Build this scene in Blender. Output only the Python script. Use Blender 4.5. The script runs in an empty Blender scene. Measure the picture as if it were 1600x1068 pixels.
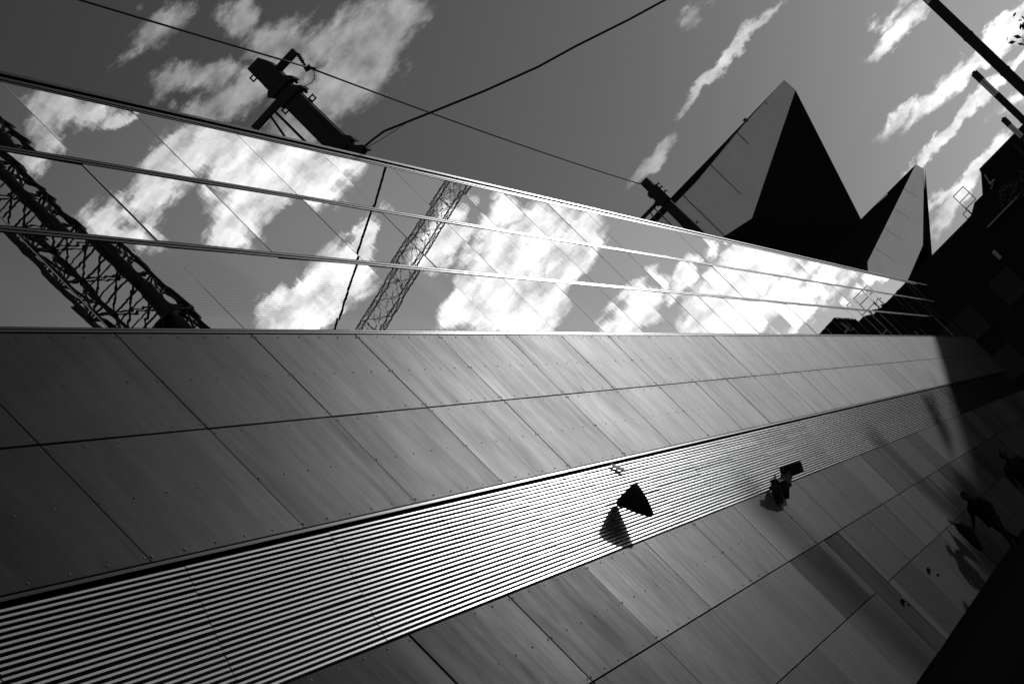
import bpy, math, random
from mathutils import Vector, Matrix
random.seed(7)
S = bpy.context.scene
COL = S.collection

# ------------------------------------------------------------------ camera
cam_d = bpy.data.cameras.new('camera'); cam = bpy.data.objects.new('camera', cam_d); COL.objects.link(cam)
cam_d.sensor_width = 36; cam_d.lens = 113.2; cam_d.clip_end = 6000
cr = Vector((0.68563, 0.19565, -0.70116)); cu = Vector((0.71479, 0.00136, 0.69934)); cb = -Vector((-0.13779, 0.98067, 0.13892))
cr.normalize(); cu = (cu - cr*cu.dot(cr)).normalized(); cb = cr.cross(cu)
cam.matrix_world = Matrix(((cr.x, cu.x, cb.x, 0), (cr.y, cu.y, cb.y, 0), (cr.z, cu.z, cb.z, 1.28), (0, 0, 0, 1)))
S.camera = cam

# ------------------------------------------------------------------ sun, sky
SUN_AZ, SUN_EL = math.radians(8.2), math.radians(7.3)
sd = bpy.data.lights.new('sun', 'SUN'); sd.energy = 2.0; sd.angle = math.radians(0.55); sd.color = (1, 1, 1)
so = bpy.data.objects.new('sun', sd); COL.objects.link(so)
so.rotation_euler = Vector((-math.sin(SUN_AZ)*math.cos(SUN_EL), -math.cos(SUN_AZ)*math.cos(SUN_EL), -math.sin(SUN_EL))).to_track_quat('-Z', 'Y').to_euler()
so.location = (30, 100, 60)

W = bpy.data.worlds.new('World'); S.world = W; W.use_nodes = True
nt = W.node_tree; nt.nodes.clear()
def N(nt, t, **kw):
    n = nt.nodes.new(t)
    for k, v in kw.items():
        if k.startswith('i_'): n.inputs[int(k[2:])].default_value = v
        else: setattr(n, k, v)
    return n
def M(nt, op, a, b=None, c=None, clamp=False):
    n = nt.nodes.new('ShaderNodeMath'); n.operation = op; n.use_clamp = clamp
    for i, v in enumerate((a, b, c)):
        if v is None: continue
        if isinstance(v, (int, float)): n.inputs[i].default_value = v
        else: nt.links.new(v, n.inputs[i])
    return n.outputs[0]
def smooth(nt, v, a, b, lo=0.0, hi=1.0):
    n = nt.nodes.new('ShaderNodeMapRange'); n.interpolation_type = 'SMOOTHSTEP'
    nt.links.new(v, n.inputs[0])
    for i, x in zip((1, 2, 3, 4), (a, b, lo, hi)): n.inputs[i].default_value = x
    return n.outputs[0]
SKY_K = 0.15
sky = N(nt, 'ShaderNodeTexSky'); sky.sky_type = 'NISHITA'; sky.sun_disc = False
sky.sun_elevation = SUN_EL; sky.sun_rotation = SUN_AZ; sky.dust_density = 0.6; sky.air_density = 1.0; sky.ozone_density = 1.0
bw = N(nt, 'ShaderNodeRGBToBW'); nt.links.new(sky.outputs[0], bw.inputs[0])     # black-and-white film
tc = N(nt, 'ShaderNodeTexCoord'); sep = N(nt, 'ShaderNodeSeparateXYZ'); nt.links.new(tc.outputs['Generated'], sep.inputs[0])
X, Y, Z = sep.outputs
az = M(nt, 'MULTIPLY', M(nt, 'ARCTAN2', X, Y), 5000.0)
hyp = M(nt, 'SQRT', M(nt, 'ADD', M(nt, 'MULTIPLY', X, X), M(nt, 'MULTIPLY', Y, Y)))
el = M(nt, 'MULTIPLY', M(nt, 'ARCTAN2', Z, hyp), 5000.0)
P0 = N(nt, 'ShaderNodeCombineXYZ'); nt.links.new(az, P0.inputs[0]); nt.links.new(el, P0.inputs[1])
def noise(vec, scale, detail, rough, sx=1.0, sy=1.0, rot=0.0):
    mp = N(nt, 'ShaderNodeMapping'); mp.inputs['Scale'].default_value = (sx, sy, 1); mp.inputs['Rotation'].default_value = (0, 0, rot)
    nt.links.new(vec, mp.inputs[0])
    n = N(nt, 'ShaderNodeTexNoise'); n.noise_dimensions = '2D'
    nt.links.new(mp.outputs[0], n.inputs['Vector']); n.inputs['Scale'].default_value = scale
    n.inputs['Detail'].default_value = detail; n.inputs['Roughness'].default_value = rough
    return n
wn = noise(P0.outputs[0], 1.0, 4, 0.6, 0.014, 0.022)
ws = N(nt, 'ShaderNodeVectorMath', operation='SUBTRACT'); nt.links.new(wn.outputs['Color'], ws.inputs[0]); ws.inputs[1].default_value = (.5, .5, .5)
wm = N(nt, 'ShaderNodeVectorMath', operation='SCALE'); nt.links.new(ws.outputs[0], wm.inputs[0]); wm.inputs['Scale'].default_value = 42
wa = N(nt, 'ShaderNodeVectorMath', operation='ADD'); nt.links.new(P0.outputs[0], wa.inputs[0]); nt.links.new(wm.outputs[0], wa.inputs[1])
fl2 = N(nt, 'ShaderNodeVectorMath', operation='MULTIPLY'); nt.links.new(wa.outputs[0], fl2.inputs[0]); fl2.inputs[1].default_value = (1, 1, 0)
PW = fl2.outputs[0]
# the day's clouds, one by one: azimuth and elevation (radians x 5000), half length, half width, slant, density
CLOUDS = [(-748,1426,77,20,-5,0.75),(-638,1346,33,28,14,0.9),(-624,1283,53,24,-15,1.0),(-493,1189,67,36,-20,1.3),(-543,1168,73,48,14,1.35),(-605,1172,55,40,14,1.15),(-572,1224,41,40,14,0.8),(-637,1176,55,30,-34,1.0),(-740,1312,39,24,-14,0.95),(-790,1351,41,20,-5,0.9),(-699,1257,45,30,-15,1.0),(-694,1162,71,32,-15,1.0),(-763,1277,71,24,-14,0.85),(-651,1245,51,26,-15,0.9),(-447,1164,36,20,-20,0.8),(-342,738,46,11,4,1.0),(-127,766,104,8,2,1.05),(-196,762,55,6,4,0.75),(-124,851,30,8,-6,0.25),(80,607,68,13,1,1.0),(81,631,39,12,1,0.6),(77,491,107,15,-4,1.1),(178,494,68,12,-1,1.0),(159,443,58,9,-1,0.9),(-32,515,37,8,-1,0.85),(6,497,54,8,2,0.9),(4,442,112,8,3,1.15),(97,444,58,9,-4,0.9),(-11,372,97,9,1,1.1),(-87,359,54,12,4,0.95),(-59,380,59,10,-11,0.8),(170,481,58,12,-6,0.8),(121,405,48,10,-4,0.7),(944,1448,56,30,-166,0.9),(900,1407,60,25,-137,0.9),(994,1427,41,30,165,1.0),(1009,1426,30,20,-137,1.0),(993,1268,37,36,179,1.05),(993,1226,39,30,-96,1.1),(918,1431,50,26,-137,0.7),(875,1369,40,14,-151,0.9),(860,1266,61,30,180,1.0),(918,1251,56,30,175,1.0),(824,1245,61,32,-166,1.05),(795,1190,71,45,-166,1.15),(738,1134,61,50,-180,1.15),(817,1141,71,40,-175,1.15),(874,1127,41,36,175,1.05),(802,1238,50,20,-146,1.0),(723,1092,41,40,-180,1.05),(687,1071,41,24,-175,0.9),(888,959,76,36,-175,1.2),(830,959,50,40,170,1.2),(923,966,50,22,-156,1.15),(773,959,40,24,165,1.2),(741,970,40,14,165,1.0),(931,987,30,30,180,1.1),(659,889,60,26,165,1.15),(616,889,30,20,166,1.0),(560,847,46,26,175,1.05),(546,790,70,40,-180,1.15),(603,791,80,50,175,1.2),(652,756,80,46,175,1.2),(695,756,70,28,-155,1.2),(695,805,36,24,175,1.1),(741,795,30,20,-175,1.1),(503,804,40,20,-175,1.0),(503,734,50,28,175,1.15),(560,720,50,26,175,1.2),(645,707,60,30,-165,1.15),(511,601,44,26,-180,1.15),(540,587,50,22,-155,1.15),(483,600,26,16,-180,1.0),(448,579,24,12,166,0.9),(427,579,30,16,-180,1.1),(392,509,89,44,176,1.15),(442,502,70,34,-180,1.2),(350,508,60,32,-179,1.2),(343,543,50,18,-179,1.1),(308,480,59,18,176,1.1),(365,453,79,16,-180,1.25),(323,424,69,12,-180,1.15),(281,424,59,14,-179,1.15),(253,396,59,14,-179,1.2),(351,410,59,12,-180,1.15),(226,368,59,12,-180,1.2),(365,411,40,12,-180,1.2),(349,578,30,10,-179,0.9)]
acc = None
for (ca, ce, la, lb, an, I) in CLOUDS:
    mp = N(nt, 'ShaderNodeMapping'); mp.vector_type = 'TEXTURE'
    mp.inputs['Location'].default_value = (ca, ce, 0); mp.inputs['Rotation'].default_value = (0, 0, math.radians(an)); mp.inputs['Scale'].default_value = (la*1.4, lb*1.45, 1)
    if acc is None: nt.links.new(PW, mp.inputs[0])
    else:                                    # serial chain keeps the shader stack small
        q = N(nt, 'ShaderNodeVectorMath', operation='MULTIPLY_ADD'); nt.links.new(acc, q.inputs[0]); q.inputs[1].default_value = (1e-7,)*3
        nt.links.new(PW, q.inputs[2]); nt.links.new(q.outputs[0], mp.inputs[0])
    ln = N(nt, 'ShaderNodeVectorMath', operation='LENGTH'); nt.links.new(mp.outputs[0], ln.inputs[0])
    v = M(nt, 'MULTIPLY_ADD', ln.outputs['Value'], -I, I)
    acc = v if acc is None else M(nt, 'SMOOTH_MAX', acc, v, 0.12)
fine = noise(P0.outputs[0], 1.0, 8, 0.62, 0.015, 0.034, 0.05).outputs[0]
blob = M(nt, 'ADD', M(nt, 'MAXIMUM', acc, -0.3), M(nt, 'MULTIPLY_ADD', fine, 1.25, -0.625))
mask1 = smooth(nt, blob, 0.05, 0.60)
# broad cloud added outside the view to brighten the faces turned from the sun
far = noise(P0.outputs[0], 1.0, 7, 0.6, 0.0012, 0.0032).outputs[0]
inview = M(nt, 'MULTIPLY', smooth(nt, M(nt, 'ABSOLUTE', az), 1500, 2300), 1.0)
mask2 = M(nt, 'MULTIPLY', smooth(nt, far, 0.37, 0.53, 0.0, 0.95), M(nt, 'MAXIMUM', inview, smooth(nt, el, 2000, 2800)))
mask = M(nt, 'MAXIMUM', mask1, mask2, clamp=True)
tex = noise(P0.outputs[0], 1.0, 7, 0.58, 0.014, 0.024).outputs[0]
skyv = M(nt, 'MULTIPLY', bw.outputs[0], SKY_K)
SKY_GAM, SKY_MUL, CL_MUL, CL_ADD = 1.2, 0.94, 0.6, 3.7
skyg0 = M(nt, 'MULTIPLY', M(nt, 'POWER', skyv, SKY_GAM), SKY_MUL)
dt = N(nt, 'ShaderNodeVectorMath', operation='DOT_PRODUCT'); nt.links.new(tc.outputs['Generated'], dt.inputs[0])
dt.inputs[1].default_value = (math.sin(SUN_AZ)*math.cos(SUN_EL), math.cos(SUN_AZ)*math.cos(SUN_EL), math.sin(SUN_EL))
halo = smooth(nt, dt.outputs['Value'], math.cos(math.radians(12)), math.cos(math.radians(4)))     # brighter air and cloud around the sun
skyg = M(nt, 'MULTIPLY', skyg0, M(nt, 'MULTIPLY_ADD', halo, 0.25, 1.0))
clv = M(nt, 'MULTIPLY', M(nt, 'MULTIPLY', M(nt, 'MULTIPLY_ADD', skyg0, CL_MUL, CL_ADD), M(nt, 'MULTIPLY_ADD', halo, 1.7, 1.0)), M(nt, 'MULTIPLY_ADD', tex, 2.0, 0.0))
mixn = N(nt, 'ShaderNodeMix'); mixn.data_type = 'FLOAT'
nt.links.new(mask, mixn.inputs[0]); nt.links.new(skyg, mixn.inputs[2]); nt.links.new(clv, mixn.inputs[3])
bg = N(nt, 'ShaderNodeBackground'); nt.links.new(mixn.outputs[0], bg.inputs[0]); bg.inputs[1].default_value = 1.0
ow = N(nt, 'ShaderNodeOutputWorld'); nt.links.new(bg.outputs[0], ow.inputs[0])
W.cycles.sampling_method = 'MANUAL'; W.cycles.sample_map_resolution = 1024
S.view_settings.view_transform = 'Standard'; S.view_settings.look = 'None'
S.view_settings.exposure = -3.82; S.view_settings.gamma = 1.0; S.view_settings.use_curve_mapping = False

# ------------------------------------------------------------------ materials
def mat(name, base, rough, metal=0.0, spec=0.5, var=0.0, streak=0.0, bump=None, aniso=0.0, rvar=0.0, ior=1.5, pvar=0.0):
    m = bpy.data.materials.new(name); m.use_nodes = True; t = m.node_tree
    b = t.nodes['Principled BSDF']; b.inputs['Roughness'].default_value = rough; b.inputs['Metallic'].default_value = metal
    b.inputs['Specular IOR Level'].default_value = spec; b.inputs['IOR'].default_value = ior
    b.inputs['Base Color'].default_value = (base, base, base, 1)
    oi = t.nodes.new('ShaderNodeObjectInfo'); tcn = t.nodes.new('ShaderNodeTexCoord')
    geo = t.nodes.new('ShaderNodeNewGeometry')
    val = None
    if var or streak:
        val = M(t, 'MULTIPLY_ADD', oi.outputs['Random'], 2*var*base, base*(1-var))
    if streak:
        off = M(t, 'MULTIPLY', oi.outputs['Random'], 37.0)
        cx = t.nodes.new('ShaderNodeCombineXYZ'); t.links.new(off, cx.inputs[0])
        ad = t.nodes.new('ShaderNodeVectorMath'); ad.operation = 'ADD'; t.links.new(geo.outputs['Position'], ad.inputs[0]); t.links.new(cx.outputs[0], ad.inputs[1])
        res = []
        for sc in ((1, 1.5, .8), (1, 5.5, 1.1), (1, .45, .55)):
            mp = t.nodes.new('ShaderNodeMapping'); mp.inputs['Scale'].default_value = sc; t.links.new(ad.outputs[0], mp.inputs[0])
            nz = t.nodes.new('ShaderNodeTexNoise'); nz.inputs['Scale'].default_value = 1.0; nz.inputs['Detail'].default_value = 6; nz.inputs['Roughness'].default_value = .65
            t.links.new(mp.outputs[0], nz.inputs['Vector']); res.append(nz.outputs[0])
        s = M(t, 'ADD', M(t, 'MULTIPLY', res[0], .7), M(t, 'ADD', M(t, 'MULTIPLY', res[1], .45), M(t, 'MULTIPLY', res[2], .85)))
        k = M(t, 'MULTIPLY_ADD', s, 2*streak, 1-2*streak)      # about 1 on average
        val = M(t, 'MULTIPLY', val, k)
        if rvar:
            r = M(t, 'MULTIPLY_ADD', s, -rvar, rough+rvar, True)
            t.links.new(r, b.inputs['Roughness'])
    if aniso:
        b.inputs['Anisotropic'].default_value = aniso; tg = t.nodes.new('ShaderNodeCombineXYZ'); tg.inputs[2].default_value = 1; t.links.new(tg.outputs[0], b.inputs['Tangent'])
    if streak and not metal:
        s2 = M(t, 'ADD', M(t, 'MULTIPLY', res[1], .35), M(t, 'ADD', M(t, 'MULTIPLY', res[0], .30), M(t, 'MULTIPLY', res[2], .35)))
        wn_ = t.nodes.new('ShaderNodeTexWhiteNoise'); wn_.noise_dimensions = '1D'; t.links.new(oi.outputs['Random'], wn_.inputs['W'])
        pan = M(t, 'MULTIPLY_ADD', wn_.outputs['Value'], 2*pvar, 1-pvar)
        t.links.new(M(t, 'MULTIPLY', M(t, 'MULTIPLY_ADD', s2, 1.8, -.40), pan, None, True), b.inputs['Specular IOR Level'])
    if val is not None:
        cc = t.nodes.new('ShaderNodeCombineColor')
        for i in range(3): t.links.new(val, cc.inputs[i])
        t.links.new(cc.outputs[0], b.inputs['Base Color'])
    if bump:
        sc, dist, det = bump
        mp = t.nodes.new('ShaderNodeMapping'); mp.inputs['Scale'].default_value = sc; t.links.new(geo.outputs['Position'], mp.inputs[0])
        nz = t.nodes.new('ShaderNodeTexNoise'); nz.inputs['Scale'].default_value = 1.0; nz.inputs['Detail'].default_value = det
        t.links.new(mp.outputs[0], nz.inputs['Vector'])
        bp = t.nodes.new('ShaderNodeBump'); bp.inputs['Strength'].default_value = 1.0; bp.inputs['Distance'].default_value = dist
        t.links.new(nz.outputs[0], bp.inputs['Height']); t.links.new(bp.outputs[0], b.inputs['Normal'])
    return m
MT = {}
MT['zinc'] = mat('zinc cladding', .05, .43, 0.0, var=.10, streak=.35, rvar=.10, aniso=1.0, ior=1.086, pvar=.20)
MT['zinc_low'] = mat('streaked lower zinc cladding', .07, .34, 0.0, var=.3, streak=.5, rvar=.12, aniso=1.0, ior=1.026, pvar=.55)  # streakier and less reflective than the upper rows
MT['zinc_door'] = mat('dark zinc door', .03, .45, 0.0, var=.0, streak=.3, aniso=1.0, ior=1.010)
MT['zinc_base'] = mat('streaked plinth zinc cladding', .05, .34, 0.0, var=.4, streak=.5, rvar=.12, aniso=1.0, ior=1.019, pvar=.5)  # streaked, least reflective of the cladding rows
MT['slat'] = mat('brushed aluminium slat', .80, .238, 1.0, var=.05, aniso=1.0)
MT['rail'] = mat('black anodised rail', .02, .28, 0.0, aniso=1.0, ior=1.2)
MT['void'] = mat('black cavity lining', .006, .9, 0, .1)
MT['dark'] = mat('black painted steel', .012, .6, 0, .25)
MT['darkc'] = mat('dark concrete', .02, .9, 0, .1)
MT['screw'] = mat('dark screw head', .04, .5, 1.0)
MT['galv'] = mat('dull galvanised steel', .25, .5, 1.0)
MT['plate'] = mat('grey painted plate', .5, .5)
MT['glow'] = mat('frosted lantern glass', .55, .25, 0, .5)
MT['cloth'] = mat('black coat cloth', .010, .95, 0, .1)
MT['skin'] = mat('skin in shade', .03, .7, 0, .2)
MT['leaf'] = mat('dark leaves', .035, .8, 0, .2)
MT['bark'] = mat('dark bark', .03, .9, 0, .1)
MT['asph'] = mat('asphalt', .018, 1.0, 0, .0, bump=((6, 6, 6), .004, 6))
MT['pave'] = mat('dark stone paving', .014, 1.0, 0, .0, bump=((3, 3, 3), .003, 6))
MT['clad1'] = mat('dim lit zinc crystal cladding', .5, .45, 1.0, .5, streak=.10, var=.02)  # crystal zinc with weak light put into its grey
MT['clad2'] = mat('bright lit zinc crystal cladding', .95, .36, 1.0, .5, streak=.12, var=.02)  # crystal zinc lightened to stand for a brightly lit face
MT['clad0'] = mat('black for shaded faces', .008, .8, 0, .1)  # shade on crystal faces and street-end building put into the black

def glass_mat():
    m = mat('mirror glass', .80, .0, 1.0, bump=((1.0, 1.1, 2.2), .0005, 2)); t = m.node_tree; b = t.nodes['Principled BSDF']
    geo = t.nodes.new('ShaderNodeNewGeometry'); sp = t.nodes.new('ShaderNodeSeparateXYZ'); t.links.new(geo.outputs['Position'], sp.inputs[0])
    w = M(t, 'SINE', M(t, 'MULTIPLY', sp.outputs[2], 2*math.pi/.036))
    w = smooth(t, w, -.2, .5)
    zone = M(t, 'MULTIPLY', smooth(t, sp.outputs[2], 8.0, 8.15), smooth(t, sp.outputs[2], 9.6, 8.8))
    nz = t.nodes.new('ShaderNodeTexNoise'); nz.inputs['Scale'].default_value = .35; nz.inputs['Detail'].default_value = 0
    t.links.new(geo.outputs['Position'], nz.inputs['Vector'])
    k = M(t, 'MULTIPLY', M(t, 'MULTIPLY', w, zone), smooth(t, nz.outputs[0], .42, .6))
    v = M(t, 'MULTIPLY_ADD', k, -.30, .80)
    cc = t.nodes.new('ShaderNodeCombineColor')
    for i in range(3): t.links.new(v, cc.inputs[i])
    t.links.new(cc.outputs[0], b.inputs['Base Color'])
    return m
MT['glass'] = glass_mat()

# ------------------------------------------------------------------ helpers
class MB:
    def __init__(s): s.v = []; s.f = []
    def box(s, x0, x1, y0, y1, z0, z1):
        n = len(s.v)
        s.v += [(x0,y0,z0),(x1,y0,z0),(x1,y1,z0),(x0,y1,z0),(x0,y0,z1),(x1,y0,z1),(x1,y1,z1),(x0,y1,z1)]
        s.f += [tuple(n+i for i in q) for q in ((0,3,2,1),(4,5,6,7),(0,1,5,4),(1,2,6,5),(2,3,7,6),(3,0,4,7))]
        return s
    def bar(s, a, b, w, h=None, up=(0, 0, 1)):
        h = h or w; a = Vector(a); b = Vector(b); d = (b-a).normalized(); up = Vector(up)
        if abs(d.dot(up)) > .98: up = Vector((0, 1, 0))
        sx = d.cross(up).normalized()*w/2; sy = sx.cross(d).normalized()*h/2; n = len(s.v)
        for p in (a, b):
            s.v += [tuple(p+sx*i+sy*j) for i, j in ((-1,-1),(1,-1),(1,1),(-1,1))]
        s.f += [tuple(n+i for i in q) for q in ((0,3,2,1),(4,5,6,7),(0,1,5,4),(1,2,6,5),(2,3,7,6),(3,0,4,7))]
        return s
    def tube(s, pts, r, k=8, cap=True):
        pts = [Vector(p) for p in pts]; rr = r if isinstance(r, (list, tuple)) else [r]*len(pts); n0 = len(s.v)
        for i, p in enumerate(pts):
            d = (pts[min(i+1, len(pts)-1)] - pts[max(i-1, 0)]).normalized()
            u = Vector((0, 0, 1)) if abs(d.z) < .9 else Vector((0, 1, 0))
            a = d.cross(u).normalized(); b = a.cross(d)
            for j in range(k):
                t = 2*math.pi*j/k; s.v.append(tuple(p + (a*math.cos(t)+b*math.sin(t))*rr[i]))
        for i in range(len(pts)-1):
            for j in range(k):
                s.f.append((n0+i*k+j, n0+i*k+(j+1) % k, n0+(i+1)*k+(j+1) % k, n0+(i+1)*k+j))
        if cap:
            s.f.append(tuple(n0+j for j in range(k))[::-1]); m = n0+(len(pts)-1)*k; s.f.append(tuple(m+j for j in range(k)))
        return s
    def prism(s, poly, y0, y1):          # polygon in x,z extruded along y
        n = len(s.v); k = len(poly)
        s.v += [(x, y0, z) for x, z in poly] + [(x, y1, z) for x, z in poly]
        s.f.append(tuple(range(n, n+k))); s.f.append(tuple(range(n+k, n+2*k))[::-1])
        for i in range(k): j = (i+1) % k; s.f.append((n+i, n+k+i, n+k+j, n+j))
        return s
    def poly(s, pts):
        n = len(s.v); s.v += [tuple(p) for p in pts]; s.f.append(tuple(range(n, n+len(pts)))); return s
    def build(s, name, m, parent=None, smooth=False, bevel=0.0, loc=None):
        me = bpy.data.meshes.new(name)
        vv = s.v if loc is None else [(a-loc[0], b-loc[1], c-loc[2]) for a, b, c in s.v]
        me.from_pydata(vv, [], s.f); me.update()
        if m: me.materials.append(MT[m])
        if smooth:
            for p in me.polygons: p.use_smooth = True
        o = bpy.data.objects.new(name, me); COL.objects.link(o)
        if loc is not None: o.location = loc
        if parent: o.parent = parent
        if bevel:
            bv = o.modifiers.new('bevel', 'BEVEL'); bv.width = bevel; bv.segments = 2; bv.limit_method = 'ANGLE'
        return o
def tag(o, label=None, cat=None, group=None, kind=None):
    if label: o['label'] = label
    if cat: o['category'] = cat
    if group: o['group'] = group
    if kind: o['kind'] = kind
    return o
def empty(name, loc=(0, 0, 0)):
    o = bpy.data.objects.new(name, None); COL.objects.link(o); o.location = loc; o.empty_display_size = .3; return o
def E(name, label, cat, group=None):       # thing whose parts are given in world coordinates
    return tag(empty(name), label, cat, group)
def inst(src, parent, loc=None, rot=None):
    c = src.copy(); COL.objects.link(c); c.parent = parent
    if loc is not None: c.location = loc
    if rot is not None: c.rotation_euler = rot
    return c

# ------------------------------------------------------------------ ground
tag(MB().box(-3000, 3000, -500, 4000, -2, -.03).build('ground', 'asph'), kind='structure')
tag(MB().box(-2.9, 7.0, -40, 199, -.028, -.022).build('road', 'asph'), kind='structure')
tag(MB().box(-6.36, -3.05, -10, 199, -.02, .10).build('pavement', 'pave'), kind='structure')
kb = E('kerb', 'long dark stone kerb edging the pavement below the metal wall', 'kerb')
k0 = MB().box(-3.046, -2.9, 10, 11.19, -.02, .105).build('kerb_stone', 'pave', kb)
for i in range(1, 110): inst(k0, kb, (0, i*1.2, 0))

# ------------------------------------------------------------------ long museum wing
XW = -6.32
wing = E('museum_wing', 'long low museum building with mirror glass band, zinc panels and bright louver stripe', 'building')
BAY, Y0, K0, K1 = 4.39, 27.42, -3, 31          # bay grid along the street
ys = [Y0+BAY*k for k in range(K0, K1+1)]
YA, YB = ys[0], ys[-1]
MB().box(-9.2, -6.62, YA, YB, .10, 11.55).build('wall_core', 'void', wing)
MB().box(-6.615, -6.36, YA, YB, 5.30, 11.54).box(-6.615, -6.36, YA, YB, .10, 4.045).build('wall_lining', 'void', wing)
MB().box(-9.3, -6.36, YA-.05, YB, 11.56, 11.60).build('flat_roof', 'dark', wing)
g = .008
def panel_proto(name, m, w, z0, z1, th, gz=g, gy=g*2.6):
    h = z1-z0-2*gz; ww = w-2*gy
    o = MB().box(-th, 0, -ww/2, ww/2, -h/2, h/2).build(name, m, wing)
    bv = o.modifiers.new('bevel', 'BEVEL'); bv.width = .003; bv.segments = 1
    return o
random.seed(3)
def rowof(name, m, z0, z1, x, th, skip=(), tilt=0.0, gz=g, gy=g*2.6, ty=1.0):
    pr = None
    for k in range(len(ys)-1):
        if k in skip: continue
        if pr is None: pr = panel_proto(name, m, BAY, z0, z1, th, gz, gy); o = pr
        else: o = inst(pr, wing)
        o.location = (x, (ys[k]+ys[k+1])/2, (z0+z1)/2)
        o.rotation_euler = (0, random.gauss(0, tilt), random.gauss(0, tilt*ty))
kdoor = [k for k in range(len(ys)-1) if ys[k] < 57.1 < ys[k+1]][0]; kd0 = [k for k in range(len(ys)-1) if ys[k] < 54.75 < ys[k+1]][0]
rowof('metal_panel', 'zinc_base', .12, 1.565, XW, .03, skip={kd0, kdoor}, tilt=.0012, ty=1.8)
rowof('metal_panel', 'zinc_base', 1.565, 2.815, XW, .03, skip={kd0, kdoor}, tilt=.0012, ty=1.8)
rowof('metal_panel', 'zinc_low', 2.815, 4.04, XW, .03, tilt=.0012, ty=1.8)
rowof('metal_panel', 'zinc', 5.345, 6.59, XW, .03, tilt=.0012, ty=.8)
rowof('metal_panel', 'zinc', 6.59, 7.80, XW, .03, tilt=.0012, ty=.8)
# service door set among the lowest panels, panels cut to fit round it
DY0, DY1 = 54.72, 57.16
def cutpanel(y0, y1, z0, z1, m='zinc_base'):
    MB().box(XW-.03, XW, y0+g, y1-g, z0+g, z1-g).build('metal_panel', m, wing)
ya, yb, yc = ys[kd0], ys[kd0+1], ys[kdoor+1]
for z0, z1 in ((.12, 1.565), (1.565, 2.815)):
    if DY0-ya > .1: cutpanel(ya, DY0, z0, z1)
    if kdoor == kd0: cutpanel(DY1, yb, z0, z1)
    else: cutpanel(DY1, yc, z0, z1)
door = MB().box(XW-.05, XW-.004, DY0+.07, DY1-.05, .12, 2.80).build('service_door', 'zinc_door', wing, bevel=.004)
tag(door, 'flush dark metal service door')
for yy, zz in ((56.6, 1.15),):
    MB().box(XW-.011, XW+.05, yy-.1, yy+.1, zz-.045, zz+.045).build('door_handle', 'dark', door, bevel=.01)
    MB().box(XW-.011, XW+.02, yy+.35, yy+.55, zz-.13, zz-.10).build('lock_plate', 'dark', door)
MB().box(XW, XW+.05, 63.6, 63.85, 1.16, 1.25).box(XW, XW+.03, 64.3, 64.7, 1.0, 1.03).build('wall_hook', 'dark', wing)
# horizontal rails, one length per two bays
def rails(name, z0, z1, x0, x1, m='rail', n=2, off=0):
    o = None
    L = BAY*n
    for i in range((len(ys)-1+n-1)//n):
        y = YA+i*L+off
        if o is None:
            o = MB().box(x0, x1, 0, min(L, YB-y)-.004, z0, z1).build(name, m, wing, bevel=.003); o.location = (0, y, 0); c = o
        else: c = inst(o, wing, (0, y, 0))
XG = XW-.008
for zc in (9.128, 10.362):
    rails('glazing_rail', zc-.042, zc-.014, XG-.02, XG+.009)
    rails('glazing_rail', zc-.012, zc+.006, XG-.05, XG-.018, 'void')
    rails('glazing_rail', zc+.008, zc+.040, XG-.02, XG+.004)
rails('sill_rail', 7.803, 7.828, XG-.02, XG+.014)
rails('sill_rail', 7.830, 7.844, XG-.05, XG-.010, 'void')
rails('sill_rail', 7.846, 7.868, XG-.02, XG+.006)
rails('coping', 11.556, 11.578, XG-.02, XG+.006)
rails('coping', 11.596, 11.640, XG-.03, XG+.008)
rails('coping', 11.690, 11.745, XG-.30, XG+.016, n=3)
MB().box(XW-.3, XW-.05, YA, YB, 11.60, 11.688).build('coping_core', 'void', wing)
# glass rows
rowof('glass_pane', 'glass', 7.870, 9.086, XG, .012, tilt=.0016, gz=.006, gy=.017)
rowof('glass_pane', 'glass', 9.170, 10.320, XG, .012, tilt=.0016, gz=.006, gy=.017)
rowof('glass_pane', 'glass', 10.404, 11.554, XG, .012, tilt=.0016, gz=.006, gy=.017)
# louver band
rails('drip_flange', 5.302, 5.336, XW-.04, XW+.008, n=1)
NS = 25; zt, zb = 5.272, 4.05; pitch = (zt-zb)/NS
random.seed(11)
rest = MB(); slat0 = None
for k in range(len(ys)-1):
    for j in range(NS):
        zc = zb+pitch*(j+.5); sh = j*.055-.7
        ya_, yb_ = ys[k]+sh+.01, ys[k+1]+sh-.01
        if k < 12:
            if slat0 is None:
                slat0 = MB().box(-.010, 0, .01, BAY-.01, -pitch*.242, pitch*.242).build('louver_slat', 'slat', wing)
                sb = slat0.modifiers.new('bevel', 'BEVEL'); sb.width = .0025; sb.segments = 1
                o = slat0
            else: o = inst(slat0, wing)
            o.location = (XW-.012+random.gauss(0, .0012), ys[k]+sh, zc+random.gauss(0, .0009))
            o.rotation_euler = (random.gauss(0, .0002), random.gauss(0, .02), random.gauss(0, .0004))
        else:
            rest.box(XW-.022, XW-.012, ya_, yb_, zc-pitch*.242, zc+pitch*.242)
tag(rest.build('louver_slats', 'slat', wing), 'far stretch of thin louver slats', kind='stuff')
# screws on the two upper metal rows and the first lower row
sc = MB()
for k in range(0, 16):
    for (z0, z1) in ((5.345, 6.59), (6.59, 7.80), (2.815, 4.04)):
        for zz in (z0+.055, (z0+z1)/2, z1-.055):
            for i in range(6):
                y = ys[k]+.09+(BAY-.18)*i/5
                sc.tube([(XW-.001, y, zz), (XW+.004, y, zz)], .011, 6)
tag(sc.build('screw_heads', 'screw', wing), 'tiny dark screw heads', kind='stuff')

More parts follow.
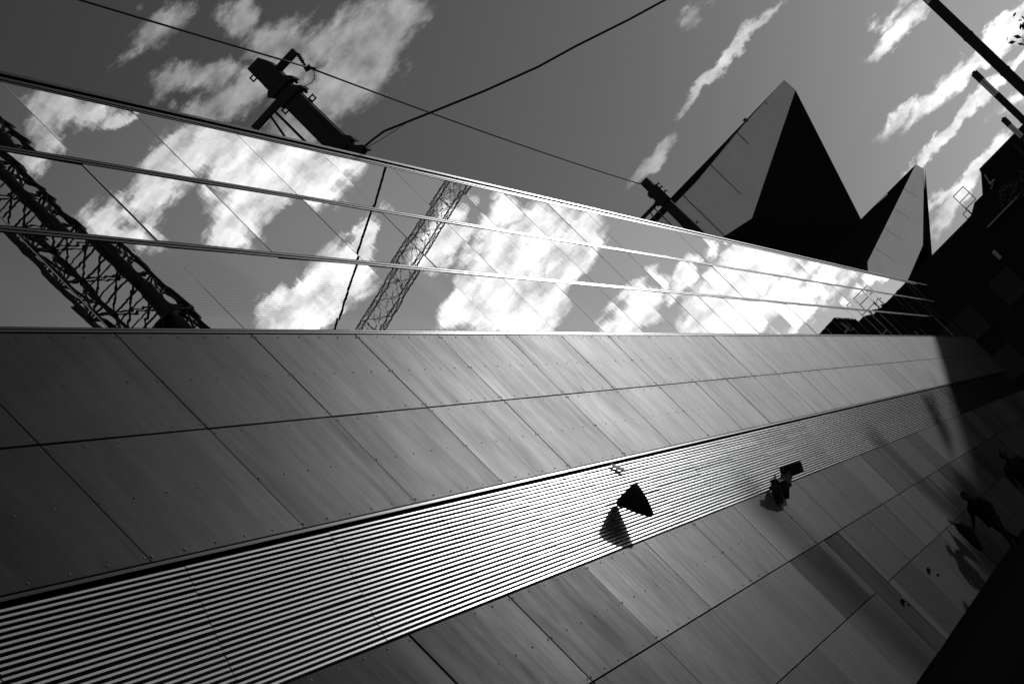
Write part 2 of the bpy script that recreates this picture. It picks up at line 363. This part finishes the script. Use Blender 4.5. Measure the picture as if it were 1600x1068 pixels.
# ------------------------------------------------------------------ crystal museum beyond (two pointed cantilevered volumes)
def sc_pt(p, y0, y1, dy=0):         # same sight line, farther off
    x, z = p; k = (y1+dy)/y0; return (x*k, y1+dy, 1.28+(z-1.28)*k)
cr1 = E('crystal_tower', 'tall angular museum block with grey lit front and shaded black sloping underside, pointed prow', 'building')
F = lambda p, dy=0: sc_pt(p, 190, 232, dy)
A, B, C, D, E1 = (-4.13,27.28), (-4.10,26.38), (-11.31,22.95), (-13.17,23.38), (-22,26.98)
G = (-6.89,18.2)
MB().poly([F(A), F(B, -.4), F(C, -2.2), F(D, -2), F((-22, 23.9), -1.7), F((-22, 27.1), 0), F((-14, 27.0), 0)]).build('front_face', 'clad1', cr1)
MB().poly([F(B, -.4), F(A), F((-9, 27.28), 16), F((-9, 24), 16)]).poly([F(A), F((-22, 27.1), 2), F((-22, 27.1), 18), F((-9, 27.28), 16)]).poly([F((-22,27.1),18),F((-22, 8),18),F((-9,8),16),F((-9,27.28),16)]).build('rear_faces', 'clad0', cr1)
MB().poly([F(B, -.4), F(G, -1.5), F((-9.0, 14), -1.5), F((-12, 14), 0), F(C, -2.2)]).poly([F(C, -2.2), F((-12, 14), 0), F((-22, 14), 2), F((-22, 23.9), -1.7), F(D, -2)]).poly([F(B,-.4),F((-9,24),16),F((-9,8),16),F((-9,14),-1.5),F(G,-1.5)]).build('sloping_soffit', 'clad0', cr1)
MB().box(-22, -10.5, 236, 246, 0, 20).build('tower_base', 'clad0', cr1)
MB().tube([F((-7.40, 27.15), 0), F((-7.42, 27.38), 0)], .06, 6).box(F((-7.55,27.3))[0], F((-7.32,27.3))[0], 231.9, 232.1, F((0,27.30))[2], F((0,27.40))[2]).build('roof_lamp', 'dark', cr1)
# dark parapet sliver along the far side of its roof line
MB().poly([F((-13.2, 27.3), -.1), F((-7.45, 27.27), -.1), F((-13.86, 26.7), -.1), F((-16, 26.5), -.1), F((-16, 27.3), -.1)]).build('roof_edge_strip', 'clad0', cr1)
for k in range(5):
    t = .12+.17*k; a = F((-4.13-9*t*1.6, 27.2), -.02); b = F((-4.13-9*t*1.6, max(23.2, 26.38-3.43*(9*t*1.6)/7.2)+.1), -.05-2.1*min(1, 2*t))
    MB().bar(a, b, .05, .03).build('panel_joint', 'clad0', cr1)
cr2 = E('crystal_wing', 'smaller angular museum block with pale lit lower facet, jutting right below the tower', 'building')
H = lambda p, dy=0: sc_pt(p, 185, 224, dy)
MB().poly([H((-2.27,17.76)), H((-2.16,17.23),-.3), H((-5.30,14.24),-2), H((-7.99,13.2),-2.6), H((-8.6,13.2),-2.6), H((-8.5,15.49),-1.2), H((-8.19,15.83),-1.1)]).build('lit_facet', 'clad2', cr2)  # paler colour stands for the light on this facet
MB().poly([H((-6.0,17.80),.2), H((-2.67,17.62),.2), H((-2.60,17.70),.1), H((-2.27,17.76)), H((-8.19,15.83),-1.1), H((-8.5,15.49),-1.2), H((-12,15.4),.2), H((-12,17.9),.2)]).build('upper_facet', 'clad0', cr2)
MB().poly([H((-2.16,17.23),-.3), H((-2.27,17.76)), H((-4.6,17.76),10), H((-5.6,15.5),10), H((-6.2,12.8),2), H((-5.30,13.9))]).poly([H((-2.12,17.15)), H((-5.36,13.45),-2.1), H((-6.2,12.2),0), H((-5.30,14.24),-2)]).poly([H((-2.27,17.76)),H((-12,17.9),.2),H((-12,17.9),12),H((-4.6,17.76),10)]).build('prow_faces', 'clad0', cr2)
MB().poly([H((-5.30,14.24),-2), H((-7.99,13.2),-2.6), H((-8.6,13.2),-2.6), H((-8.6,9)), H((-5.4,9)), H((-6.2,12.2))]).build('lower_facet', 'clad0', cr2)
MB().box(-16, -7, 226, 240, 0, 14).build('wing_base', 'clad0', cr2)
for k in range(4):
    t = .25+.2*k; a = (-2.27-5.92*t, 17.76-1.93*t); b = (-2.16-4.2*t*1.35, 17.23-3.6*t*1.1-.1)
    MB().bar(H(a, -.1-.58*t*1.95), H((max(b[0], a[0]), b[1]+.3), -.15-.5*max(0, 17.7-b[1]-.3)), .02, .02).build('panel_joint', 'clad1', cr2)

# ------------------------------------------------------------------ black building closing the street
fb = E('corner_building', 'black flat roofed building closing the far end of the street', 'building')
kf = 200/141.0
def FB(x, z): return (x*kf, 1.28+(z-1.28)*kf)
outline = [FB(-9, -8), FB(-9, 10.60), FB(-1.69, 10.56), FB(-1.18, 10.85), FB(-.70, 10.83), FB(-.06, 11.54), FB(.0, 11.72), FB(26, 11.72), FB(26, -8)]
outline = [(x, max(z, 0)) for x, z in outline]
MB().prism(outline, 200, 222).build('wall', 'clad0', fb)
x0, zz = FB(-1.55, 9.76)
MB().box(x0, 26*kf, 199.7, 199.98, FB(0, 9.66)[1], FB(0, 9.72)[1]).build('cornice', 'galv', fb)
for i in range(12):
    for j in range(3):
        xx = -8+i*3.3; z_ = 2.2+j*3.3
        f = MB().box(xx-.05, xx+1.65, 199.9, 199.99, z_-.05, z_+1.95).build('window', 'dark', fb)
        MB().box(xx, xx+1.6, 199.86, 199.895, z_, z_+1.9).build('pane', 'dark', f)
a = FB(-.15, 10.95)
MB().box(a[0], a[0]+.42, 199.4, 199.98, a[1]-.12, a[1]).bar((a[0]+.05, 199.7, a[1]), (a[0]+.2, 199.7, a[1]+.6), .1).bar((a[0]-.15, 199.7, a[1]-.3), (a[0]+.3, 199.7, a[1]-.1), .08).build('roof_hatch', 'galv', fb)
a = FB(-2.2, 8.33); b = FB(-2.03, 8.79)
MB().box(a[0], b[0], 199.5, 199.85, a[1], b[1]).build('wall_lamp', 'galv', fb)
fr = E('roof_frame', 'empty square steel sign frame standing on the black roof edge', 'sign frame')
def frame(mb, xa, xb, za, zb, bars=(), w=.05):
    (xa, za), (xb, zb) = FB(xa, za), FB(xb, zb)
    for p, q in (((xa,za),(xb,za)),((xb,za),(xb,zb)),((xb,zb),(xa,zb)),((xa,zb),(xa,za))): mb.bar((p[0],200.3,p[1]),(q[0],200.3,q[1]), w)
    for t in bars: z = za+(zb-za)*t; mb.bar((xa,200.3,z),(xb,200.3,z), w)
mb = MB(); frame(mb, -1.63, -1.02, 10.93, 11.70, (.5,)); mb.build('upper_frame', 'dark', fr)
mb = MB(); frame(mb, -1.89, -1.60, 10.57, 10.87); mb.build('lower_frame', 'dark', fr)
p = FB(-1.62, 10.56); q = FB(-1.62, 11.0)
MB().bar((p[0], 200.3, p[1]-.2), (q[0], 200.3, q[1]), .07).build('post', 'dark', fr)

# ------------------------------------------------------------------ roof masts (steel posts behind the parapet)
def mast(name, label, Yt, Ys, big):
    """Yt: distance the measurements refer to, Ys: where it stands"""
    k = Ys/Yt
    T = lambda x, z, dy=0: (x*k, Ys+dy, 1.28+(z-1.28)*k)
    t = E(name, label, 'mast', 'steel masts behind the parapet')
    d = .17*k
    if big:
        sh = MB(); sh.v = []; 
        a = [T(-9.53, 19.0), T(-9.10, 19.0), T(-9.05, 12.5), T(-9.58, 12.5)]
        n = 0
        sh.v = [(x, y-d, z) for x, y, z in a]+[(x, y+d, z) for x, y, z in a]
        sh.f = [(0,3,2,1)[::-1],(4,5,6,7)[::-1],(0,1,5,4),(1,2,6,5),(2,3,7,6),(3,0,4,7)]
        sh.build('shaft', 'dark', t, bevel=.01)
        MB().prism([T(-9.535,18.8)[::2], T(-9.06,18.8)[::2], T(-9.05,19.17)[::2], T(-9.07,19.30)[::2], T(-9.18,19.53)[::2], T(-9.53,19.53)[::2]], Ys-d*1.25, Ys+d*1.25).build('head_cap', 'dark', t, bevel=.01)
        MB().bar(T(-9.1, 19.05), T(-8.51, 19.05), .14, .135*k*1.2).build('wire_arm', 'dark', t, bevel=.006)
        ins = MB().tube([T(-8.52, 18.98), T(-8.55, 18.84), T(-8.59, 18.66)], .022, 8)
        for i in range(4):
            q = Vector(T(-8.53-.012*i, 18.93-.05*i)); ins.tube([q, q+Vector((0, 0, -.012))], .045, 10)
        ins.build('insulator', 'dark', t)
        MB().bar(T(-8.66, 18.60), T(-8.52, 18.56), .06, .09).bar(T(-8.63, 18.72), T(-8.60, 18.52), .03, .05).bar(T(-8.53,18.53), T(-8.48,18.44), .045).build('wire_clamp', 'dark', t)
        MB().tube([T(-8.53,18.46), T(-8.575,18.38), T(-8.66,18.31), T(-8.75,18.29), T(-8.96,18.36)], .008, 6).build('jumper_wire', 'dark', t)
        for xz in ((-8.95, 18.68), (-8.94, 18.37)):
            MB().prism([T(-9.60, xz[1]-.02)[::2], T(-9.04, xz[1]-.03)[::2], T(-8.93, xz[1]-.09)[::2], T(-8.93, xz[1]+.0)[::2], T(-9.04, xz[1]+.13)[::2], T(-9.60, xz[1]+.10)[::2]], Ys-d*1.4, Ys+d*1.4).build('collar', 'dark', t)
            MB().bar(T(-8.99, xz[1]-.08), T(-8.985, xz[1]-.16), .05).build('bolt', 'dark', t)
        MB().prism([T(-9.67,18.76)[::2], T(-9.5,18.58)[::2], T(-9.45,18.8)[::2], T(-9.55,18.86)[::2]], Ys-d, Ys+d).build('bracket', 'dark', t)
        for x, z in ((-9.60, 19.33), (-9.61, 18.30), (-8.99, 18.04)):
            q = T(x, z); mbk = MB()
            for dx, dz in ((-.045,0),(.045,0)): mbk.bar((q[0]+dx, q[1], q[2]-.05), (q[0]+dx, q[1], q[2]+.05), .025)
            mbk.bar((q[0]-.06, q[1], q[2]+.045), (q[0]+.06, q[1], q[2]+.045), .025).bar((q[0]-.06, q[1], q[2]-.045), (q[0]+.06, q[1], q[2]-.045), .025).build('clamp', 'dark', t)
        MB().bar(T(-9.5, 18.53), T(-10.40, 18.53), .13, .125).build('side_arm', 'dark', t)
        MB().bar(T(-9.79, 18.47), T(-9.79, 15.0), .045).build('brace', 'dark', t)
        MB().bar(T(-9.93, 18.46), T(-10.09, 17.6), .04).build('brace', 'dark', t)
        MB().bar(T(-9.12, 18.1, -.16), T(-9.05, 15.0, -.16), .06).build('conduit', 'dark', t)
        MB().prism([T(-9.62,16.62)[::2], T(-9.05,16.72)[::2], T(-8.95,16.63)[::2], T(-8.95,16.78)[::2], T(-9.08,16.96)[::2], T(-9.62,16.9)[::2]], Ys-d*1.4, Ys+d*1.4).build('collar', 'dark', t)
        MB().prism([T(-9.62,16.32)[::2], T(-9.0,16.36)[::2], T(-8.9,16.30)[::2], T(-8.9,16.44)[::2], T(-9.05,16.58)[::2], T(-9.62,16.5)[::2]], Ys-d*1.4, Ys+d*1.4).build('collar', 'dark', t)
    else:
        w = MB()
        a = [T(-8.90, 18.45), T(-8.59, 18.45), T(-8.50, 12.0), T(-9.03, 12.0)]
        w.v = [(x, y-d, z) for x, y, z in a]+[(x, y+d, z) for x, y, z in a]
        w.f = [(0,3,2,1)[::-1],(4,5,6,7)[::-1],(0,1,5,4),(1,2,6,5),(2,3,7,6),(3,0,4,7)]
        w.build('shaft', 'dark', t, bevel=.008)
        MB().box(T(-8.97,0)[0], T(-8.50,0)[0], Ys-.22, Ys+.22, T(0,17.30)[2], T(0,18.02)[2]).build('collar', 'dark', t, bevel=.01)
        for z in (18.0, 17.84, 17.62):
            q = T(-8.50, z); MB().bar((q[0]-.05, Ys, q[2]), (q[0]+.07, Ys, q[2]), .05, .05).bar((q[0]+.06, Ys, q[2]-.05), (q[0]+.06, Ys, q[2]+.05), .03).build('bolt', 'galv', t)
        q = T(-8.99, 17.95); MB().box(q[0]-.04, q[0]+.06, Ys-.06, Ys+.06, q[2]-.12, q[2]+.04).build('bracket', 'dark', t)
        q = T(-9.02, 17.55); MB().box(q[0]-.03, q[0]+.06, Ys-.06, Ys+.06, q[2]-.12, q[2]+.06).build('bracket', 'dark', t)
        MB().bar(T(-8.95, 17.53), T(-9.95, 17.53), .1, .105).build('side_arm', 'dark', t)
        MB().bar(T(-9.20, 17.48), T(-9.20, 14.5), .035).build('brace', 'dark', t)
        MB().bar(T(-9.41, 17.48), T(-9.62, 16.6), .035).build('brace', 'dark', t)
        q = T(-8.48, 15.98); MB().bar((q[0]-.05, Ys, q[2]), (q[0]+.07, Ys, q[2]), .05, .05).bar((q[0]+.06, Ys, q[2]-.05), (q[0]+.06, Ys, q[2]+.06), .03).build('bolt', 'galv', t)
    return t
mast('steel_mast', 'large black mast with side arms and wire insulator, rising behind the parapet nearest the camera', 69, 56, True)
mast('steel_mast', 'smaller far black mast behind the parapet, before the grey crystal tower', 117, 95, False)
def wire(name, label, pts, r):
    o = MB().tube(pts, r, 6).build(name, 'dark', None, smooth=True); return tag(o, label, 'wire')
def cat(p, q, sag, n=24):
    p, q = Vector(p), Vector(q); return [p.lerp(q, i/n)-Vector((0, 0, sag*4*(i/n)*(1-i/n))) for i in range(n+1)]
kA = 56/69.0
insP = (-8.57*kA, 56, 1.28+(18.58-1.28)*kA); m2P = (-8.82*95/117, 95, 1.28+(18.27-1.28)*95/117)
wire('overhead_wire', 'long thin wire running from the near mast insulator to the top of the far mast', cat(insP, m2P, .16), .018)
wire('overhead_wire', 'wire running off to the upper left from the insulator of the near mast', cat((-7.05, 17, 15.3), insP, .10), .019)
wire('overhead_cable', 'thicker cable rising from the near mast foot towards the upper right', [(-6.99,53.5,13.04),(-6.75,53.6,13.03),(-6.54,53.8,13.03),(-6.02,54.0,12.82),(-4.91,54.6,12.40),(-4.0,55.2,12.12),(-3.33,56.0,12.04),(-2.4,57.2,11.9),(-1.71,58,11.81),(0,60.6,11.5),(2.2,63.3,11.25),(5.5,67.5,10.9),(8.95,72,10.7)], .021)
tag(MB().tube([(-6.97,53.5,13.0),(-6.6,53.7,12.93),(-6.2,53.9,12.87),(-5.9,54.0,12.77)], .006, 5).build('tie_wire', 'dark'), 'fine tie wire hanging just under the start of the thick cable', 'wire')

# ------------------------------------------------------------------ lantern poles across the street
def lantern_pole(Ys, ztop, label, x=2.25, w=.25):
    t = tag(empty('lantern_pole', (x, Ys, 0)), label, 'lamp post', 'lantern poles along the far side of the street')
    h = w/2
    MB().box(-h, h, -h, h, 0, ztop-1.09).build('pole', 'dark', t, bevel=.01)
    for z in (ztop-2.35, ztop-3.6, ztop-4.9):
        MB().box(-h-.012, h+.012, -h-.012, h+.012, z-.03, z+.03).build('collar', 'dark', t)
    MB().box(-h+.01, -.012, -h+.01, h-.01, ztop-1.088, ztop-.382).build('lantern_glass', 'glow', t)
    MB().box(.012, h-.01, -h+.01, h-.01, ztop-1.088, ztop-.382).build('lantern_glass', 'glow', t)
    MB().box(-.010, .010, -h, h, ztop-1.088, ztop-.382).box(-h, -h+.018, -h-.002, h+.002, ztop-1.088, ztop-.382).build('lantern_frame', 'dark', t)
    MB().box(-h-.005, h+.005, -h-.005, h+.005, ztop-.38, ztop).box(-h*.5, h*.5, -h*.5, h*.5, ztop, ztop+.05).build('cap', 'dark', t, bevel=.01)
    MB().box(-h-.08, h+.08, -h-.08, h+.08, -.02, .05).build('base_plate', 'dark', t)
    return t
lantern_pole(80.0, 12.03, 'thick black pole crossing the upper right corner', x=2.16, w=.275)
lantern_pole(112.0, 12.02, 'middle black pole with frosted lantern near its top')
lantern_pole(137.0, 12.18, 'smallest farthest black pole with lantern, above the dark roof', x=2.21)
tag(MB().tube([(9, 72, -.1), (9, 72, 11)], [.16, .1], 10).build('cable_pole', 'dark'), 'plain dark pole across the road carrying the thick cable', 'pole')
tag(MB().tube([(2.2, 172, -.1), (2.2, 172, 13.6)], [.09, .05], 8).build('flag_pole', 'dark'), 'thin bare pole standing in front of the black building', 'pole')

# ------------------------------------------------------------------ lattice tower with truss arm, across the street
lt = E('lattice_tower', 'tall steel lattice tower with truss arm, seen mirrored in the glass band', 'lattice tower')
TY, TX, Wd, H0 = 140.0, 18.2, 2.7, 50.0
def lattice(mbs, base, ax, sx, sy, w0, w1, L, nb, chord, lace, rnd=0.0):
    base, ax, sx, sy = map(Vector, (base, ax, sx, sy))
    R = random.Random(5)
    def P(i, c):
        t = i/nb; w = (w0*(1-t)+w1*t)/2; s = ((-1,-1),(1,-1),(1,1),(-1,1))[c]
        return base+ax*(L*t)+sx*(w*s[0])+sy*(w*s[1])
    for c in range(4): mbs.append(('chord', MB().bar(P(0, c), P(nb, c), chord)))
    for i in range(nb):
        m = MB()
        for c in range(4):
            d = (c+1) % 4
            m.bar(P(i, c), P(i+1, d), lace); m.bar(P(i, d), P(i+1, c), lace); m.bar(P(i, c), P(i, d), lace)
            mid = (P(i, c)+P(i+1, d)+P(i, d)+P(i+1, c))/4
            m.bar(mid, (P(i, c)+P(i+1, c))/2, lace*.7); m.bar(mid, (P(i, d)+P(i+1, d))/2, lace*.7)
        mbs.append(('lacing', m))
parts = []
lattice(parts, (TX, TY, 0), (0, 0, 1), (1, 0, 0), (0, 1, 0), 3.5, 2.3, H0, 24, .24, .09)
for n, m in parts: m.build(n, 'dark', lt)
for z in (33,):
    MB().box(TX-1.5, TX+1.5, TY-1.5, TY+1.5, z-.06, z+.06).build('work_platform', 'dark', lt)
MB().tube([(TX-1.0, TY-.5, 0), (TX-.8, TY-.5, H0)], .22, 8).build('riser_pipe', 'dark', lt)
parts = []
dv = Vector((-21.5, 0, 4.4)).normalized()
lattice(parts, (TX-1.5, TY, 25.13), dv, (0, 0, 1), (0, 1, 0), 1.05, .72, 21, 20, .055, .025)
for n, m in parts: m.build('truss_arm' if n == 'chord' else 'arm_lacing', 'galv', lt)

# ------------------------------------------------------------------ wall fixtures
def cone_light():
    t = tag(empty('cone_wall_light', (-6.128, 41.2, 4.68)), 'black cone shaped wall light on the striped louvers', 'wall light')
    s = MB(); prof = [(.190, 0), (.185, -.03), (.16, -.15), (.12, -.27), (.07, -.38), (.03, -.46)]; n = 20
    for r, z in prof:
        for j in range(n): a = 2*math.pi*j/n; s.v.append((r*math.cos(a)+(.0 if z > -.2 else .0)+z*-.06, r*math.sin(a), z))
    for i in range(len(prof)-1):
        for j in range(n): s.f.append((i*n+j, i*n+(j+1) % n, (i+1)*n+(j+1) % n, (i+1)*n+j))
    s.f.append(tuple(range(n))); s.f.append(tuple((len(prof)-1)*n+j for j in range(n))[::-1])
    s.build('shade', 'dark', t, smooth=False)
    MB().box(-.192, -.15, -.06, .06, -.09, -.02).build('mount', 'dark', t)
    return t
cone_light()
bp_ = empty('junction_plate', (-6.325, 43.5, 5.18)); tag(bp_, 'small grey bracket plate above the cone light on the louvers', 'bracket')
MB().bar((.02, -.22, .06), (.03, .22, -.07), .08, .02, up=(1, 0, 0)).build('plate', 'plate', bp_, bevel=.005)
MB().bar((-.03, -.22, .02), (-.01, -.22, -.22), .012).build('cable', 'dark', bp_)

sl = E('twin_spotlight', 'black security spotlight cluster with boxy head and two hanging tubes on the louvers', 'spotlight')
def sp(u, v, y=57.0): return (u*y/5000, y, 1.28+v*y/5000)
MB().bar(sp(-549, 261), sp(-519, 244), .17, .20).build('head', 'dark', sl, bevel=.02)
MB().bar(sp(-551, 267), sp(-517, 249), .22, .02).build('hood', 'dark', sl)
MB().bar(sp(-538, 252), sp(-556, 242, 56), .10).bar(sp(-556, 244, 56), sp(-566, 256, 54.4), .09).bar(sp(-550, 252), sp(-556, 240, 56), .12).build('arm', 'dark', sl)
MB().tube([sp(-566, 263, 53.8), sp(-572, 250, 53.8), sp(-585, 228, 53.8)], [.05, .075, .07], 10).build('lamp_tube', 'dark', sl)
MB().tube([sp(-556, 250, 54.6), sp(-560, 240, 54.6), sp(-572, 226, 54.6)], [.05, .065, .05], 10).build('lamp_tube', 'dark', sl)
MB().bar((-6.31, 54.4, 1.28+256*54.4/5000), (-6.1, 54.4, 1.28+256*54.4/5000), .05).build('mount', 'dark', sl)

# ------------------------------------------------------------------ people
def skin_body(name, verts, edges, radii, parent, m, loc=(0, 0, 0), sub=2):
    me = bpy.data.meshes.new(name); me.from_pydata(verts, edges, []); me.update()
    o = bpy.data.objects.new(name, me); COL.objects.link(o); o.parent = parent; o.location = loc
    me.materials.append(MT[m])
    md = o.modifiers.new('skin', 'SKIN'); md.use_smooth_shade = True
    for i, r in enumerate(radii): me.skin_vertices[0].data[i].radius = r if isinstance(r, tuple) else (r, r)
    me.skin_vertices[0].data[0].use_root = True
    sb = o.modifiers.new('sub', 'SUBSURF'); sb.levels = sub; sb.render_levels = sub
    return o
def person(loc, rz, label, hand_r, elbow_r, stride=.28, h=1.0, lean=.05):
    t = tag(empty('person', loc), label, 'person'); t.rotation_euler = (0, 0, rz); t.scale = (h, h, h)
    # x: across the body, -y: facing
    V = [(0,0,.98), (0,-lean*.5,1.15), (0,-lean,1.38), (0,-lean*1.1,1.50), (0,-lean*1.5,1.58),
         (.10,0,.93), (.11,-stride*.55,.52), (.11,-stride,.09), (.11,-stride-.16,.04),
         (-.10,0,.93), (-.11,stride*.35,.52), (-.11,stride,.10), (-.11,stride-.15,.04),
         (.19,-lean,1.42), (.25,.02,1.14), (.25,-.10,.90),
         (-.19,-lean,1.42), elbow_r, hand_r]
    Ed = [(0,1),(1,2),(2,3),(3,4),(0,5),(5,6),(6,7),(7,8),(0,9),(9,10),(10,11),(11,12),(2,13),(13,14),(14,15),(2,16),(16,17),(17,18)]
    R = [(.16,.12),(.155,.11),(.18,.12),(.075,.07),(.055,.055),.095,.07,.05,.035,.095,.07,.05,.035,.08,.055,.035,.08,.055,.035]
    skin_body('body', V, Ed, R, t, 'cloth')
    hx, hy, hz = 0, -lean*1.9, 1.685
    hd = bpy.data.meshes.new('head'); s = MB(); n = 16; rings = 12
    for i in range(rings+1):
        ph = math.pi*i/rings; zz = math.cos(ph); rr = math.sin(ph)
        for j in range(n):
            a = 2*math.pi*j/n
            w = .078*rr*(1 if zz > -.2 else 1+.28*(zz+.2)); dd = .098*rr*(1 if zz > -.2 else 1+.2*(zz+.2))
            s.v.append((hx+w*math.cos(a), hy+dd*math.sin(a), hz+.118*zz))
    for i in range(rings):
        for j in range(n): s.f.append((i*n+j, i*n+(j+1) % n, (i+1)*n+(j+1) % n, (i+1)*n+j))
    ho = s.build('head', 'skin', t, smooth=True)
    MB().prism([(hx-.012, hz-.03), (hx+.012, hz-.03), (hx+.006, hz+.02), (hx-.006, hz+.02)], hy-.118, hy-.09).build('nose', 'skin', ho)
    for sx in (-1, 1):
        MB().box(hx+sx*.078-.01, hx+sx*.078+.01, hy-.01, hy+.03, hz-.03, hz+.03).build('ear', 'skin', ho, bevel=.006)
        MB().box(hx+sx*.03-.012, hx+sx*.03+.012, hy-.099, hy-.09, hz+.002, hz+.012).build('eye', 'dark', ho)
    MB().box(hx-.022, hx+.022, hy-.094, hy-.085, hz-.058, hz-.050).build('mouth', 'dark', ho)
    hr = MB(); 
    for i in range(7):
        ph = math.pi*.52*i/6
        for j in range(n):
            a = 2*math.pi*j/n; f_ = 1.09 if math.sin(a) > -.4 or i < 4 else .9
            hr.v.append((hx+.078*math.sin(ph)*f_*math.cos(a), hy+.005+.098*math.sin(ph)*f_*math.sin(a), hz+.128*math.cos(ph)))
    for i in range(6):
        for j in range(n): hr.f.append((i*n+j, i*n+(j+1) % n, (i+1)*n+(j+1) % n, (i+1)*n+j))
    hr.build('hair', 'cloth', t, smooth=True)
    for hp, el_ in ((V[15], V[14]), (hand_r, elbow_r)):
        hp, el_ = Vector(hp), Vector(el_); d = (hp-el_).normalized(); sd_ = d.cross(Vector((0, 1, 0))).normalized(); nm = d.cross(sd_)
        hm = MB().bar(hp-d*.02, hp+d*.075, .07, .028, up=nm)
        for q, (o_, L) in enumerate(((-.026, .060), (-.009, .072), (.009, .068), (.026, .054))):
            p1 = hp+d*.07+sd_*o_; p2 = p1+d*L*.5+nm*.006; p3 = p2+d*L*.45+nm*.022
            hm.tube([p1, p2, p3], [.009, .008, .006], 6)
        p1 = hp+d*.01-sd_*.032; hm.tube([p1, p1+d*.035-sd_*.02+nm*.008, p1+d*.065-sd_*.022+nm*.02], [.011, .010, .007], 6)
        hm.build('hand', 'skin', t)
    # coat over hips
    cm = MB(); n = 18
    for i, (z, rx, ry) in enumerate(((1.46, .10, .08), (1.40, .20, .125), (1.2, .185, .135), (1.0, .185, .15), (.78, .205, .17))):
        for j in range(n): a = 2*math.pi*j/n; cm.v.append((rx*math.cos(a), ry*math.sin(a)-lean*(.3 if z < 1.1 else .9), z))
    for i in range(4):
        for j in range(n): cm.f.append((i*n+j, i*n+(j+1) % n, (i+1)*n+(j+1) % n, (i+1)*n+j))
    cm.f.append(tuple(range(n))); cm.build('coat', 'cloth', t, smooth=True)
    return t
person((-5.56, 75, .10), math.radians(-35), 'person in black coat walking beside the wall, bare head against the panels', (-.46, -.10, 1.06), (-.36, .02, 1.22), h=1.0)
person((-4.45, 77, .10), math.radians(10), 'dark person at the right edge, nearly lost in the shadow', (-.30, -.12, .90), (-.27, .02, 1.15), h=1.03)
um = tag(empty('closed_umbrella', (-6.14, 74.2, .10)), 'closed dark umbrella held upright by the walking person', 'umbrella')
MB().tube([(-.02, 0, .55), (-.01, 0, .75), (.03, 0, 1.10), (.0, 0, 1.28), (-.03, 0, 1.38)], [.05, .10, .135, .10, .03], 10).build('canopy', 'cloth', um)
MB().tube([(-.03, 0, 1.36), (-.05, 0, 1.44), (-.09, 0, 1.58)], [.03, .022, .012], 8).build('ferrule', 'dark', um)
MB().tube([(-.02, 0, .60), (-.03, 0, .0)], .012, 8).build('shaft', 'dark', um)

# ------------------------------------------------------------------ street trees (right side)
def tree(x, y, zt, zc, r, n, label, seed, leaf=.12):
    t = tag(empty('street_tree', (x, y, 0)), label, 'tree', 'street trees across the road'); R = random.Random(seed)
    tr = MB().tube([(0,0,-.05),(.05,.02,zc*.4),(0,.05,zc*.8),(.02,0,zt*.92)], [.14,.11,.08,.02], 8)
    tips = []
    for i in range(26):
        a = R.uniform(0, 6.28); z0 = R.uniform(zc*.55, zt*.85); L = r*R.uniform(.55, 1.0); up = R.uniform(.1, .8)
        e = Vector((math.cos(a)*L, math.sin(a)*L, z0+up*L*.6)); tips.append((Vector((0, 0, z0)), e))
        tr.tube([(0, 0, z0), (e.x*.5, e.y*.5, z0+up*L*.4), tuple(e)], [.035, .02, .006], 5)
    tr.build('trunk', 'bark', t)
    lv = MB()
    for i in range(n):
        b, e = R.choice(tips); p = b.lerp(e, R.uniform(.45, 1.1))+Vector((R.gauss(0, .22), R.gauss(0, .22), R.gauss(0, .22)))
        a = Vector((R.gauss(0,1), R.gauss(0,1), R.gauss(0,1))).normalized(); b_ = a.cross(Vector((R.gauss(0,1), R.gauss(0,1), R.gauss(0,1)))).normalized(); s_ = leaf*R.uniform(.6, 1.2)
        lv.poly([p-a*s_, p+b_*s_*.45, p+a*s_, p-b_*s_*.45])
    tag(lv.build('crown', 'leaf', t), kind='stuff')
    return t
tree(2.4, 147, 11.9, 8.8, 2.9, 5200, 'leafy street tree before the black building at the right edge', 1, .14)
tree(2.7, 166, 12.4, 9.2, 2.8, 5200, 'second leafy street tree, farther back before the black building', 3, .15)
tree(3.86, 60, 7.6, 5.9, 1.75, 2600, 'near street tree whose twig tips reach the upper right corner', 2, .085)
